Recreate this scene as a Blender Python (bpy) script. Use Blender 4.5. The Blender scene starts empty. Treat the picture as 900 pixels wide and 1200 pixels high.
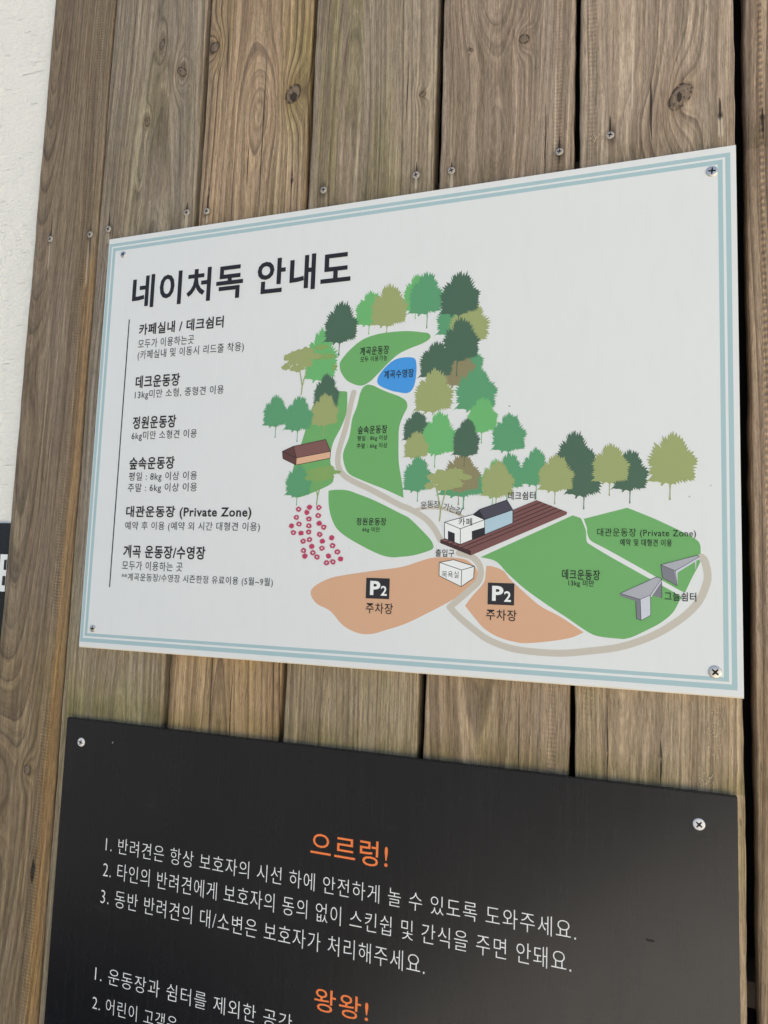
import bpy, math, random
from mathutils import Vector, Matrix

# All measures in metres.  x runs to the right along the fence, z up, y into the fence.
# Origin: lower left corner of the front face of the white map board.
sc = bpy.context.scene
COL = sc.collection

# ------------------------------------------------------------------ camera
cam_d = bpy.data.cameras.new('camera')
cam = bpy.data.objects.new('camera', cam_d)
COL.objects.link(cam)
cam_d.sensor_fit = 'VERTICAL'
cam_d.sensor_height = 24.0
cam_d.lens = 24.0 * 832.276 / 1200.0
cam_d.clip_start = 0.02
cam_d.clip_end = 500
right = Vector((0.94565174, 0.32336126, 0.0343552)).normalized()
fwd = Vector((-0.32517994, 0.94064484, 0.09718688)).normalized()
up = right.cross(fwd).normalized()
right = fwd.cross(up)
cam.matrix_world = Matrix(((right.x, up.x, -fwd.x, 0.52023515),
                           (right.y, up.y, -fwd.y, -0.58413117),
                           (right.z, up.z, -fwd.z, 0.07593773), (0, 0, 0, 1)))
sc.camera = cam

# ------------------------------------------------------------------ daylight: sun high behind the fence, boards in open shade
SUN_EL, SUN_AZ = math.radians(58), math.radians(20)      # azimuth from +y towards +x
world = bpy.data.worlds.new('World')
sc.world = world
world.use_nodes = True
wn = world.node_tree
bg = wn.nodes['Background']
sky = wn.nodes.new('ShaderNodeTexSky')
sky.sky_type = 'NISHITA'
sky.sun_disc = False
sky.sun_elevation = SUN_EL
sky.sun_rotation = SUN_AZ
sky.dust_density = 3.0
sky.air_density = 0.9
sky.ozone_density = 0.6
wn.links.new(sky.outputs[0], bg.inputs[0])
bg.inputs[1].default_value = 0.055
sun_d = bpy.data.lights.new('sun', 'SUN')
sun_d.energy = 5.0
sun_d.angle = math.radians(0.6)
sun_d.color = (1.0, 0.925, 0.775)
sun = bpy.data.objects.new('sun', sun_d)
COL.objects.link(sun)
sd = Vector((math.sin(SUN_AZ) * math.cos(SUN_EL), math.cos(SUN_AZ) * math.cos(SUN_EL), math.sin(SUN_EL)))
sun.rotation_euler = (-sd).to_track_quat('-Z', 'Y').to_euler()
sun.location = sd * 20

sc.view_settings.view_transform = 'Standard'
sc.view_settings.look = 'None'
sc.view_settings.gamma = 1
sc.view_settings.exposure = 2.31
sc.render.engine = 'CYCLES'
sc.cycles.max_bounces = 8
sc.cycles.use_denoising = True

# ------------------------------------------------------------------ helpers
def lin(r, g, b):
    f = lambda c: (c / 12.92) if c <= 0.04045 else ((c + 0.055) / 1.055) ** 2.4
    return (f(r / 255), f(g / 255), f(b / 255), 1)

def paint(r, g, b):
    """printed colour as an albedo, from its tint beside the white of the board"""
    c = lin(r, g, b)
    return (min(c[0] * 1.08, .9), min(c[1] * 1.08, .9), min(c[2] * 1.08, .9), 1)

class S:
    """tiny expression wrapper round shader sockets"""
    def __init__(s, t, k): s.t, s.k = t, k
    def _op(s, op, *o, clamp=False):
        n = s.t.nodes.new('ShaderNodeMath'); n.operation = op; n.use_clamp = clamp
        for i, v in enumerate((s,) + o):
            if isinstance(v, S): s.t.links.new(v.k, n.inputs[i])
            else: n.inputs[i].default_value = v
        return S(s.t, n.outputs[0])
    def __add__(s, o): return s._op('ADD', o)
    __radd__ = __add__
    def __sub__(s, o): return s._op('SUBTRACT', o)
    def __rsub__(s, o): return (s * -1) + o
    def __mul__(s, o): return s._op('MULTIPLY', o)
    __rmul__ = __mul__
    def __truediv__(s, o): return s._op('DIVIDE', o)
    def pw(s, o): return s._op('POWER', o)
    def sin(s): return s._op('SINE')
    def abs(s): return s._op('ABSOLUTE')
    def fract(s): return s._op('FRACT')
    def floor(s): return s._op('FLOOR')
    def sqrt(s): return s._op('SQRT')
    def exp(s): return s._op('EXPONENT')
    def mn(s, o): return s._op('MINIMUM', o)
    def mx(s, o): return s._op('MAXIMUM', o)
    def clamp(s): return s._op('ADD', 0.0, clamp=True)
    def step(s, a, b):
        n = s.t.nodes.new('ShaderNodeMapRange'); n.interpolation_type = 'SMOOTHSTEP'
        s.t.links.new(s.k, n.inputs[0]); n.inputs[1].default_value = a; n.inputs[2].default_value = b
        n.inputs[3].default_value = 0; n.inputs[4].default_value = 1
        if a > b:
            n.inputs[1].default_value = b; n.inputs[2].default_value = a
            n.inputs[3].default_value = 1; n.inputs[4].default_value = 0
        return S(s.t, n.outputs[0])

class Mat:
    def __init__(s, name):
        s.m = bpy.data.materials.new(name); s.m.use_nodes = True
        s.t = s.m.node_tree; s.b = s.t.nodes['Principled BSDF']
        tc = s.t.nodes.new('ShaderNodeTexCoord')
        sp = s.t.nodes.new('ShaderNodeSeparateXYZ'); s.t.links.new(tc.outputs['Object'], sp.inputs[0])
        s.x, s.y, s.z = (S(s.t, sp.outputs[i]) for i in range(3))
    def vec(s, a, b, c):
        n = s.t.nodes.new('ShaderNodeCombineXYZ')
        for i, v in enumerate((a, b, c)):
            if isinstance(v, S): s.t.links.new(v.k, n.inputs[i])
            else: n.inputs[i].default_value = v
        return n.outputs[0]
    def noise(s, a, b, c, detail=3, rough=.55, scale=1.0):
        n = s.t.nodes.new('ShaderNodeTexNoise'); n.inputs['Scale'].default_value = scale
        n.inputs['Detail'].default_value = detail; n.inputs['Roughness'].default_value = rough
        s.t.links.new(s.vec(a, b, c), n.inputs['Vector'])
        return S(s.t, n.outputs['Fac'])
    def mix(s, f, a, b, mode='MIX'):
        n = s.t.nodes.new('ShaderNodeMix'); n.data_type = 'RGBA'; n.blend_type = mode
        if isinstance(f, S): s.t.links.new(f.k, n.inputs[0])
        else: n.inputs[0].default_value = f
        for i, v in ((6, a), (7, b)):
            if isinstance(v, tuple): n.inputs[i].default_value = v
            else: s.t.links.new(v, n.inputs[i])
        return n.outputs[2]
    def col(s, k):
        if isinstance(k, tuple): s.b.inputs['Base Color'].default_value = k
        else: s.t.links.new(k, s.b.inputs['Base Color'])
    def rough(s, k):
        if isinstance(k, S): s.t.links.new(k.k, s.b.inputs['Roughness'])
        else: s.b.inputs['Roughness'].default_value = k
    def bump(s, h, dist, strength=1.0):
        n = s.t.nodes.new('ShaderNodeBump'); n.inputs['Distance'].default_value = dist
        n.inputs['Strength'].default_value = strength
        s.t.links.new(h.k, n.inputs['Height']); s.t.links.new(n.outputs[0], s.b.inputs['Normal'])

def ink(name, c, rough=.55):
    m = Mat(name)
    g = m.noise(m.x * 60, 0.0, m.z * 60, 2)
    m.col(m.mix(g * .10, c, (c[0] * .8, c[1] * .8, c[2] * .8, 1)))
    m.rough(rough); m.b.inputs['Specular IOR Level'].default_value = .35
    return m.m

def link(name, me, mat=None, parent=None, label=None):
    o = bpy.data.objects.new(name, me); COL.objects.link(o)
    if mat: me.materials.append(mat)
    if parent: o.parent = parent
    if label: o['label'] = label
    return o

def thing(name, label, cat, group=None):
    o = bpy.data.objects.new(name, None); COL.objects.link(o)
    o.empty_display_size = .05
    o['label'] = label; o['category'] = cat
    if group: o['group'] = group
    return o

def mesh(name, v, f, smooth=False):
    me = bpy.data.meshes.new(name); me.from_pydata(v, [], f); me.update()
    if smooth:
        me.polygons.foreach_set('use_smooth', [True] * len(me.polygons))
    return me

def box(x0, x1, y0, y1, z0, z1):
    v = [(x, y, z) for x in (x0, x1) for y in (y0, y1) for z in (z0, z1)]
    f = [(0, 1, 3, 2), (4, 6, 7, 5), (0, 4, 5, 1), (2, 3, 7, 6), (0, 2, 6, 4), (1, 5, 7, 3)]
    return v, f

def slab(pts, y0, y1):
    """prism with the outline pts (x, z) between the depths y0 (front) and y1"""
    n = len(pts)
    v = [(x, y0, z) for x, z in pts] + [(x, y1, z) for x, z in pts]
    f = [tuple(range(n)), tuple(range(2 * n - 1, n - 1, -1))] + [(i, i + n, (i + 1) % n + n, (i + 1) % n) for i in range(n)]
    return v, f

def smooth_loop(pts, k=5):
    """closed Catmull-Rom curve; a point repeated twice is a corner"""
    n = len(pts); out = []
    for i in range(n):
        p0, p1, p2, p3 = (Vector(pts[(i + j) % n]) for j in (-1, 0, 1, 2))
        if (p1 - p2).length < 1e-7: continue
        for s in range(k):
            t = s / k
            q = .5 * ((2 * p1) + (p2 - p0) * t + (2 * p0 - 5 * p1 + 4 * p2 - p3) * t * t + (3 * p1 - p0 - 3 * p2 + p3) * t ** 3)
            out.append((q.x, q.y))
    return out

def smooth_line(pts, k=6):
    out = []; n = len(pts)
    for i in range(n - 1):
        p0 = Vector(pts[max(i - 1, 0)]); p1 = Vector(pts[i]); p2 = Vector(pts[i + 1]); p3 = Vector(pts[min(i + 2, n - 1)])
        if (p1 - p2).length < 1e-7: continue
        for s in range(k):
            t = s / k
            q = .5 * ((2 * p1) + (p2 - p0) * t + (2 * p0 - 5 * p1 + 4 * p2 - p3) * t * t + (3 * p1 - p0 - 3 * p2 + p3) * t ** 3)
            out.append(q)
    out.append(Vector(pts[-1]))
    return out

PRINT = 0.000010      # thickness of one printed layer
def flat(name, loops, layer, mat, parent, label=None):
    """printed film: closed outlines (x, z) lying on the board"""
    v, f = [], []
    for L in loops:
        b = len(v); v += [(x, -PRINT * layer, z) for x, z in L]; f.append(tuple(range(b, b + len(L))))
    me = mesh(name, v, f)
    return link(name, me, mat, parent, label)

def stroke(pts, w, cap=True):
    L, R = [], []
    n = len(pts)
    for i, p in enumerate(pts):
        a = pts[max(i - 1, 0)]; b = pts[min(i + 1, n - 1)]
        t = (b - a).normalized(); nrm = Vector((-t.y, t.x)) * (w / 2)
        L.append(p + nrm); R.append(p - nrm)
    v = []
    f = []
    if cap:
        for end, p, d in ((0, pts[0], pts[0] - pts[1]), (1, pts[-1], pts[-1] - pts[-2])):
            b = len(v); a0 = math.atan2(d.y, d.x)
            for k in range(13):
                a = a0 - math.pi / 2 + math.pi * k / 12
                v.append((p.x + math.cos(a) * w / 2, p.y + math.sin(a) * w / 2))
            f.append(tuple(range(b, b + 13)))
    b = len(v)
    for l, r in zip(L, R): v += [(l.x, l.y), (r.x, r.y)]
    for i in range(n - 1): f.append((b + 2 * i, b + 2 * i + 1, b + 2 * i + 3, b + 2 * i + 2))
    return v, f

def ribbon(name, pts, w, layer, mat, parent, label=None, cap=True, smooth=True):
    pts = smooth_line(pts) if smooth else [Vector(p) for p in pts]
    v, f = stroke(pts, w, cap)
    return link(name, mesh(name, [(x, -PRINT * layer, z) for x, z in v], f), mat, parent, label)

_pending = []
def letter(body, L, R, T, B, mat, parent, layer=30, weight=0.0, label=None, rot=0.0, y=None, name='lettering'):
    """flat lettering filling the box from x=L to x=R and z=B to z=T on the board"""
    me = bpy.data.meshes.new(name)
    _pending.append((body, round(weight, 4), L, R, T, B, -PRINT * layer if y is None else y, rot, me))
    return link(name, me, mat, parent, label)

def set_lettering():
    """turn the pending words into glyph outlines, one font object for each stroke weight"""
    for wt in sorted({p[1] for p in _pending}):
        batch = [p for p in _pending if p[1] == wt]
        c = bpy.data.curves.new('lettering', 'FONT'); c.offset = wt; c.resolution_u = 3
        c.space_character = 1.10; c.space_line = 4.0
        c.body = chr(10).join(p[0] for p in batch)
        o = bpy.data.objects.new('lettering', c)
        m = o.to_mesh()
        vs = [(v.co.x, v.co.y) for v in m.vertices]; fs = [tuple(p.vertices) for p in m.polygons]
        o.to_mesh_clear(); bpy.data.objects.remove(o); bpy.data.curves.remove(c)
        row = [int(round((.35 - v[1]) / 4.0)) for v in vs]
        for k, (body, _, L, R, T, B, y, rot, me) in enumerate(batch):
            ids = [i for i, r in enumerate(row) if r == k]; mp = {i: n for n, i in enumerate(ids)}
            x0 = min(vs[i][0] for i in ids); x1 = max(vs[i][0] for i in ids)
            z0 = min(vs[i][1] for i in ids); z1 = max(vs[i][1] for i in ids)
            sx = (R - L) / (x1 - x0); sz = (T - B) / (z1 - z0)
            cx, cz = (L + R) / 2, (T + B) / 2; ca, sa = math.cos(rot), math.sin(rot)
            out = []
            for i in ids:
                a = L + (vs[i][0] - x0) * sx - cx; b = B + (vs[i][1] - z0) * sz - cz
                out.append((cx + a * ca - b * sa, y, cz + a * sa + b * ca))
            me.from_pydata(out, [], [tuple(mp[i] for i in f) for f in fs if f[0] in mp]); me.update()

def line_text(body, q, mat, parent, **k):
    """q: left point, right point, top point, bottom point on the board"""
    return letter(body, q[0][0], q[1][0], q[2][1], q[3][1], mat, parent, **k)

# ------------------------------------------------------------------ wood
def wood(name, seed, light, dark, grey, pith=0.0, depth=.03, slope=.03, spacing=.0045, contrast=.55, knots=(), swirls=(),
         cracks=(), scuffs=(), chatter=(), moss=.3, greyness=.5, wobble=.010, tints=(), stains_and_holes=()):
    m = Mat(name); x, y, z = m.x, m.y, m.z; s = float(seed)
    w1 = m.noise(x * 7 + s, y * 7 + s, z * 2.2, 2) - .5
    w2 = m.noise(x * 30 + s, y * 30, z * 9 + s, 3) - .5
    u = x - pith + w1 * wobble * 1.4 + w2 * .0010
    d = z * slope + depth + (m.noise(x * 2 + s, 3.1, z * 1.6 + s, 1) - .5) * .03 + y
    r = (u * u + d * d).sqrt() / spacing
    core = None; rim = None; halo = None
    for (kx, kz, rx, rz, ang, amp) in knots:
        ca, sa = math.cos(ang), math.sin(ang)
        jx = x - kx + w2 * .0015; jz = z - kz + w1 * .001
        a = (jx * ca + jz * sa) / rx; b = (jz * ca - jx * sa) / rz
        dd = (a * a + b * b).sqrt()
        e = (((x - kx) / (rx * 2.1)).pw(2.0) + ((z - kz) / (rz * 3.4)).pw(2.0)) * -1.0
        r = r + e.exp() * amp
        c = dd.step(1.08, .88)
        ri = (dd - 1.0 + w2 * .5).abs().step(.24, .02) * (m.noise(x * 260, s, z * 260, 2).step(.36, .56) * .8 + .2)
        h = dd.step(3.0, .9)
        kr = c * ((dd * 2.6 + w2 * 3.5).fract().pw(2.0) * .45 + m.noise(x * 420 + s, 7.0, z * 300, 3).step(.52, .66) * .55)
        core = c if core is None else core.mx(c)
        rim = (ri.mx(kr)) if rim is None else rim.mx(ri.mx(kr))
        halo = h if halo is None else halo.mx(h)
    for (kx, kz, rx, rz, amp) in swirls:
        e = (((x - kx) / rx).pw(2.0) + ((z - kz) / rz).pw(2.0)) * -1.0
        r = r + e.exp() * amp * (w1 * 1.2 + 1.0)
    rr = r + w2 * .10 + (m.noise(x * 160 + s, 0.0, z * 22 + s, 2) - .5) * .16
    fr = rr.fract()
    idn = m.noise(rr.floor() * 3.7, s, 0.0, 0)
    late = fr.pw(2.6) * fr.step(1.0, .93)
    amp = idn.step(.25, .75) * .7 + .45
    late = late * amp
    # fibres: most of the streaks run along the growth rings, the finest along the plank
    f1 = m.noise(rr * 2.6 + s, y * 200, z * 3.0 + x * 8, 5, .70)
    f6 = m.noise(x * 190 + w1 * 6 + s, y * 190, z * 3.2 + s, 4, .65)
    f2 = m.noise(x * 1000 + s, y * 900, z * 75 + s, 4, .9)
    f4 = m.noise(rr * 5.0 - s, y * 330, z * 7 - s, 3, .6).step(.58, .70)
    f5 = m.noise(x * 520 + s * 2, y * 300, z * 13 + s, 3, .6).step(.60, .70)
    f3 = m.noise(x * 110 + s, y * 110, z * 3.0 + s, 3, .6)
    pore = m.noise(x * 700 + s, y * 700, z * 75 + s, 2, .5).step(.62, .72)
    blot = m.noise(x * 14 + s, y * 14, z * 5 + s * 2, 3, .6)
    patch = m.noise(x * 9 - s, 1.0, z * 2.6 + s, 3, .6)
    c = m.mix(late * contrast * 1.7, light, dark)
    c = m.mix((blot.step(.35, .7) * .45), c, m.mix(1.0, c, (.78, .76, .74, 1), 'MULTIPLY'))
    g = (patch.step(.3, .68) * .55 + f3.step(.35, .65) * .35 + .1) * greyness
    c = m.mix(g, c, grey)
    c = m.mix(1.0, c, m.mix(f1.step(.28, .72), (.70, .68, .66, 1), (1.26, 1.26, 1.25, 1)), 'MULTIPLY')
    c = m.mix(1.0, c, m.mix(f2.step(.25, .75), (.60, .585, .57, 1), (1.42, 1.42, 1.42, 1)), 'MULTIPLY')
    c = m.mix(1.0, c, m.mix(f6.step(.30, .70), (.76, .745, .73, 1), (1.22, 1.22, 1.20, 1)), 'MULTIPLY')
    c = m.mix(f4 * .42, c, m.mix(1.0, c, (1.5, 1.47, 1.40, 1), 'MULTIPLY'))
    c = m.mix(f5 * .5, c, m.mix(1.0, c, (.60, .56, .50, 1), 'MULTIPLY'))
    c = m.mix(pore * .45, c, (.10, .08, .06, 1))
    for (x0, x1, z0, z1, tc, k) in tints:
        q = x.step(x0, x0 + .006) * x.step(x1, x1 - .006) * z.step(z0 - .03, z0 + .03) * z.step(z1 + .03, z1 - .03)
        c = m.mix(q * (f6.step(.35, .62) * .6 + .4) * k, c, m.mix(1.0, c, tc, 'MULTIPLY'))
    for (cx, cz, rs, k) in stains_and_holes:
        dd = (((x - cx) / rs).pw(2.0) + ((z - cz) / (rs * 1.7)).pw(2.0)).sqrt() + (f6 - .5) * 1.2
        c = m.mix(dd.step(1.3, .25) * k, c, (.035, .026, .018, 1))
    # green algae film, patchy, and the grime that has gathered along the upper edges of the two boards
    al = m.noise(x * 16 + s, 0.0, z * 3.2 - s, 3).step(.50, .72) * moss
    c = m.mix(al, c, m.mix(1.0, c, (.80, .92, .60, 1), 'MULTIPLY'))
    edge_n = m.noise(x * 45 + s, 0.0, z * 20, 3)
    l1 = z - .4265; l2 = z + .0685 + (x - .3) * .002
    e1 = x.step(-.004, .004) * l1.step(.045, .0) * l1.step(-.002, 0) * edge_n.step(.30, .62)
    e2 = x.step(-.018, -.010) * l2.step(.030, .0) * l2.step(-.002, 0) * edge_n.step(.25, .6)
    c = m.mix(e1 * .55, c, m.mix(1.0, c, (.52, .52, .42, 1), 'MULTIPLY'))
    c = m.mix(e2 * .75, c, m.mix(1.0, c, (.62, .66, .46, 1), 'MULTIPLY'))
    c = m.mix(z.step(.05, -.03), c, m.mix(1.0, c, (1.0, .965, .85, 1), 'MULTIPLY'))
    height = late * .5 + f1 * .5 + f2 * .35 - pore * .5
    if core is not None:
        c = m.mix(halo * .5, c, m.mix(1.0, c, (.70, .64, .55, 1), 'MULTIPLY'))
        c = m.mix(core * .85, c, m.mix(f2, (.16, .11, .075, 1), (.32, .25, .18, 1)))
        c = m.mix(rim * .88, c, (.028, .019, .013, 1))
        height = height - rim * 1.6 + core * .3
    jit = m.noise(s, 0.0, z * 70, 3) - .5
    jl = m.noise(s + 9.0, 0.0, z * 14, 1) - .5
    jsum = jit * .0011 + jl * .002
    for (cx, z0, z1, wd) in cracks:
        wd = wd * 1.2 + .0002
        zz = (z - z0) / (z1 - z0)
        wid = (zz * (1.0 - zz) * 4).clamp() * wd
        dx = (x - cx + jsum).abs()
        k = (wid - dx).step(-.00012, .00018) * zz.step(-.02, .02) * zz.step(1.02, .98) * (jit + .5).step(.3, .42)
        c = m.mix(k * .85, c, (.022, .016, .012, 1)); height = height - k * 4
    for (cx, cz, wx, hz) in scuffs:
        a = ((x - cx) / wx).abs().step(1, .35); b = ((z - cz) / hz).abs().step(1, .5)
        k = a * b * f6.step(.38, .50)
        c = m.mix(k * .8, c, (.56, .48, .36, 1)); height = height + k * 1.0
    for (x0, x1, per, st) in chatter:
        inx = x.step(x0, x0 + .0015) * x.step(x1, x1 - .0015)
        wv = ((z + w2 * .004 + x * .1) * (2 * math.pi / per)).sin()
        part = m.noise(x * 5, 2.0, z * 9 + s, 2).step(.40, .58) * .8 + .1
        part = (part * (f1.step(.3, .55) * .7 + .3)).mx(st - .6)
        k = inx * part * st
        c = m.mix(k * (wv * .5 + .5) * .55, c, m.mix(1.0, c, (1.55, 1.5, 1.38, 1), 'MULTIPLY'))
        c = m.mix(k * (wv * -.5 + .5) * .35, c, m.mix(1.0, c, (.6, .56, .52, 1), 'MULTIPLY'))
        height = height + k * wv * 1.0
    m.col(c); m.rough(f1 * .2 + .68); m.b.inputs['Specular IOR Level'].default_value = .25
    m.bump(height, .0005, .9)
    return m.m

Y0 = .0064          # front of the planks, just behind the boards
fence = thing('plank_fence', 'weathered brown upright plank fence that carries the two boards', 'fence')

# tan, brown and grey tones of the boards
TAN = (.340, .245, .155, 1); BRN = (.115, .070, .040, 1); GRY = (.265, .235, .195, 1)
TAN2 = (.44, .315, .190, 1); DRK = (.25, .185, .115, 1); DGRY = (.215, .18, .138, 1)
P = dict(
  kn1=[(0.07197, 0.60637), (0.03266, 0.55706), (0.04444, 0.6438), (0.02893, 0.50843)],
  kn2=[(0.11031, 0.62583), (0.20482, 0.55517), (0.1718, 0.54997)],
  kn3=[(0.33938, 0.52691), (0.28752, 0.49436)],
  kn4=[(0.43214, 0.56069), (0.38438, 0.56091), (0.40126, 0.53893)],
  kn5=[(0.56017, 0.48054), (0.54245, 0.4556), (0.49869, 0.45455)],
  kn0=[(-0.05941, -0.12771), (-0.04252, -0.22513), (-0.10168, -0.13517), (-0.09494, 0.29631), (-0.15379, 0.61655)],
  ck=[(0.16651, 0.60837), (0.17341, 0.43882), (0.15647, 0.51356), (0.15781, 0.459), (0.1305, 0.64505), (0.12668, 0.59368), (0.54059, 0.50267), (0.53782, 0.44525), (0.1747, 0.53298), (0.42959, 0.29847)],
)
# screws in the planks: the row of the upper rail
SCREWS = [(-0.08762, 0.44164), (-0.03309, 0.43989), (-0.00843, 0.44239), (0.08936, 0.44717), (0.11341, 0.44511), (0.24312, 0.44798), (0.33571, 0.44812), (0.36904, 0.44679), (0.464, 0.44863), (0.50556, 0.45623), (0.58981, 0.45759), (0.62031, 0.4503)]

def crk(sx, sz, up=.014, dn=.012):
    return [(sx, sz - dn, sz + up, .0006)]

planks = [
  # x0, x1, proud, material arguments
  (-.1110, -.0243, .0000, dict(light=DRK, dark=(.085, .058, .038, 1), grey=DGRY, pith=-.10, depth=.045, slope=-.05, spacing=.0034, contrast=.7,
      knots=[(P['kn0'][0][0], P['kn0'][0][1], .0042, .0052, .2, 2.0), (P['kn0'][1][0], P['kn0'][1][1], .0024, .0060, -.2, 1.5)],
      swirls=[(P['kn0'][2][0], P['kn0'][2][1], .030, .085, 5), (P['kn0'][3][0], P['kn0'][3][1], .02, .05, 1)],
      cracks=[(P['kn0'][1][0], P['kn0'][1][1] - .012, P['kn0'][1][1] + .014, .0016)] + crk(SCREWS[0][0], SCREWS[0][1], .03, .05) + crk(SCREWS[1][0] + .001, SCREWS[1][1], .006, .03),
      scuffs=[(SCREWS[0][0], SCREWS[0][1] - .02, .0012, .02), (SCREWS[1][0], SCREWS[1][1] - .03, .0024, .035)],
      chatter=[(-.047, -.034, .0032, .8)], moss=.15, greyness=.65, tints=[(-.041, -.022, -.9, .42, (1.35, 1.1, .75, 1), .9)])),
  (-.0222, .0975, .0003, dict(light=(.31, .25, .175, 1), dark=(.11, .08, .052, 1), grey=(.275, .245, .20, 1), pith=.05, depth=.018, slope=.035, spacing=.0052, contrast=.6,
      knots=[(P['kn1'][0][0], P['kn1'][0][1], .0040, .0066, .75, 3.0), (P['kn1'][1][0], P['kn1'][1][1], .0030, .0046, .1, 1.6), (P['kn1'][2][0], P['kn1'][2][1], .0026, .0060, -.3, 2)],
      swirls=[(P['kn1'][3][0], P['kn1'][3][1], .005, .03, 2.2)],
      cracks=crk(SCREWS[2][0], SCREWS[2][1], .02, .02) + crk(SCREWS[3][0], SCREWS[3][1], .012, .006),
      scuffs=[(SCREWS[2][0], SCREWS[2][1] - .010, .0018, .008), (SCREWS[3][0], SCREWS[3][1] - .010, .0025, .012)],
      chatter=[], moss=.35, greyness=.8, tints=[(-.02, .10, -.08, -.03, (.95, 1.0, .75, 1), .8), (.035, .065, .46, .64, (.72, .68, .62, 1), .7)])),
  (.1031, .2218, -.0006, dict(light=TAN2, dark=(.13, .075, .050, 1), grey=GRY, pith=.160, depth=.010, slope=.028, spacing=.0058, contrast=.75,
      knots=[(P['kn2'][0][0], P['kn2'][0][1], .0050, .0058, -.5, 3.0), (P['kn2'][1][0], P['kn2'][1][1], .0072, .0092, -.45, 2.6)],
      swirls=[(P['kn2'][2][0] + .001, P['kn2'][2][1] - .004, .026, .050, -2.7), (P['kn2'][2][0] - .010, P['kn2'][2][1] - .09, .03, .07, -1.4)],
      cracks=[(P['kn2'][1][0] + .0005, P['kn2'][1][1] - .0085, P['kn2'][1][1] + .002, .0032), (P['ck'][1][0] - .0005, P['ck'][1][1], P['ck'][0][1], .0003), (P['ck'][3][0], P['ck'][3][1], P['ck'][2][1], .00035), (P['ck'][5][0], P['ck'][5][1], P['ck'][4][1], .0003),
              (.150, -.075, .02, .00025), (.172, -.09, -.01, .0002)] + crk(SCREWS[4][0], SCREWS[4][1], .03, .006) + crk(.2080, .4640, .014, .010),
      scuffs=[(SCREWS[4][0], SCREWS[4][1] - .008, .0015, .006)], chatter=[], moss=.45, greyness=.35, tints=[(.185, .225, .53, .66, (.80, .80, .64, 1), .8), (.105, .135, .60, .75, (.76, .76, .60, 1), .7)])),
  (.2271, .3515, .0003, dict(light=(.345, .275, .190, 1), dark=(.14, .105, .066, 1), grey=(.31, .27, .215, 1), pith=.268, depth=.008, slope=.030, spacing=.0040, contrast=.65,
      knots=[(P['kn3'][0][0], P['kn3'][0][1], .0030, .0026, .3, 1.6)],
      swirls=[],
      cracks=crk(SCREWS[6][0], SCREWS[6][1], .014, .012) + [(.3245, .50, .565, .0002)],
      scuffs=[(SCREWS[6][0], SCREWS[6][1] - .007, .0016, .008)],
      chatter=[], moss=.6, greyness=.6, tints=[(.232, .258, .44, .75, (.78, .82, .60, 1), .9), (.258, .281, .50, .75, (.88, .95, .72, 1), .8)])),
  (.3577, .4761, -.0003, dict(light=(.345, .262, .185, 1), dark=(.15, .105, .075, 1), grey=(.29, .25, .21, 1), pith=.405, depth=.046, slope=-.055, spacing=.0048, contrast=.65,
      knots=[(P['kn4'][0][0], P['kn4'][0][1], .0040, .0044, .4, 2.4), (P['kn4'][1][0], P['kn4'][1][1], .0013, .0018, .8, .6)],
      swirls=[(P['kn4'][2][0], P['kn4'][2][1], .03, .05, 2.0)],
      cracks=crk(SCREWS[7][0], SCREWS[7][1], .010, .012) + crk(SCREWS[8][0], SCREWS[8][1], .016, .010) + [(.452, .42, .50, .00025), (.437, -.08, -.01, .0002)],
      scuffs=[(SCREWS[7][0], SCREWS[7][1] - .009, .0022, .010), (SCREWS[8][0], SCREWS[8][1] - .010, .0022, .009), (.460, .49, .0012, .05)],
      chatter=[(.458, .467, .0034, .55)], moss=.35, greyness=.55)),
  (.4806, .6006, .0002, dict(light=(.40, .31, .222, 1), dark=(.17, .122, .085, 1), grey=(.36, .31, .255, 1), pith=.515, depth=.022, slope=-.012, spacing=.0052, contrast=.7,
      knots=[(P['kn5'][0][0], P['kn5'][0][1], .0068, .0115, -.55, 3.0)],
      swirls=[(P['kn5'][1][0] - .008, P['kn5'][1][1], .020, .04, 1.8)],
      cracks=[(P['kn5'][0][0] - .0005, P['kn5'][0][1] - .006, P['kn5'][0][1] + .004, .0014), (P['ck'][7][0], P['ck'][7][1], P['ck'][6][1], .0006)] + crk(SCREWS[10][0], SCREWS[10][1], .016, .004) + crk(SCREWS[9][0], SCREWS[9][1], .018, .004)
            + [(.5435, -.07, -.035, .0005), (.505, -.08, -.01, .0002)],
      scuffs=[(SCREWS[10][0], SCREWS[10][1] - .010, .0028, .010), (.523, .50, .0010, .03)],
      chatter=[(.486, .495, .0040, .7)], moss=.4, greyness=.55)),
  (.6085, .7210, .0000, dict(light=(.36, .265, .18, 1), dark=(.15, .095, .06, 1), grey=(.30, .25, .20, 1), pith=.66, depth=.030, slope=.01, spacing=.0045, contrast=.7,
      knots=[], swirls=[], cracks=crk(SCREWS[11][0], SCREWS[11][1], .010, .020), scuffs=[],
      chatter=[(.6165, .6212, .0056, 1.4)], moss=.1, greyness=.35)),
]

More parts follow.
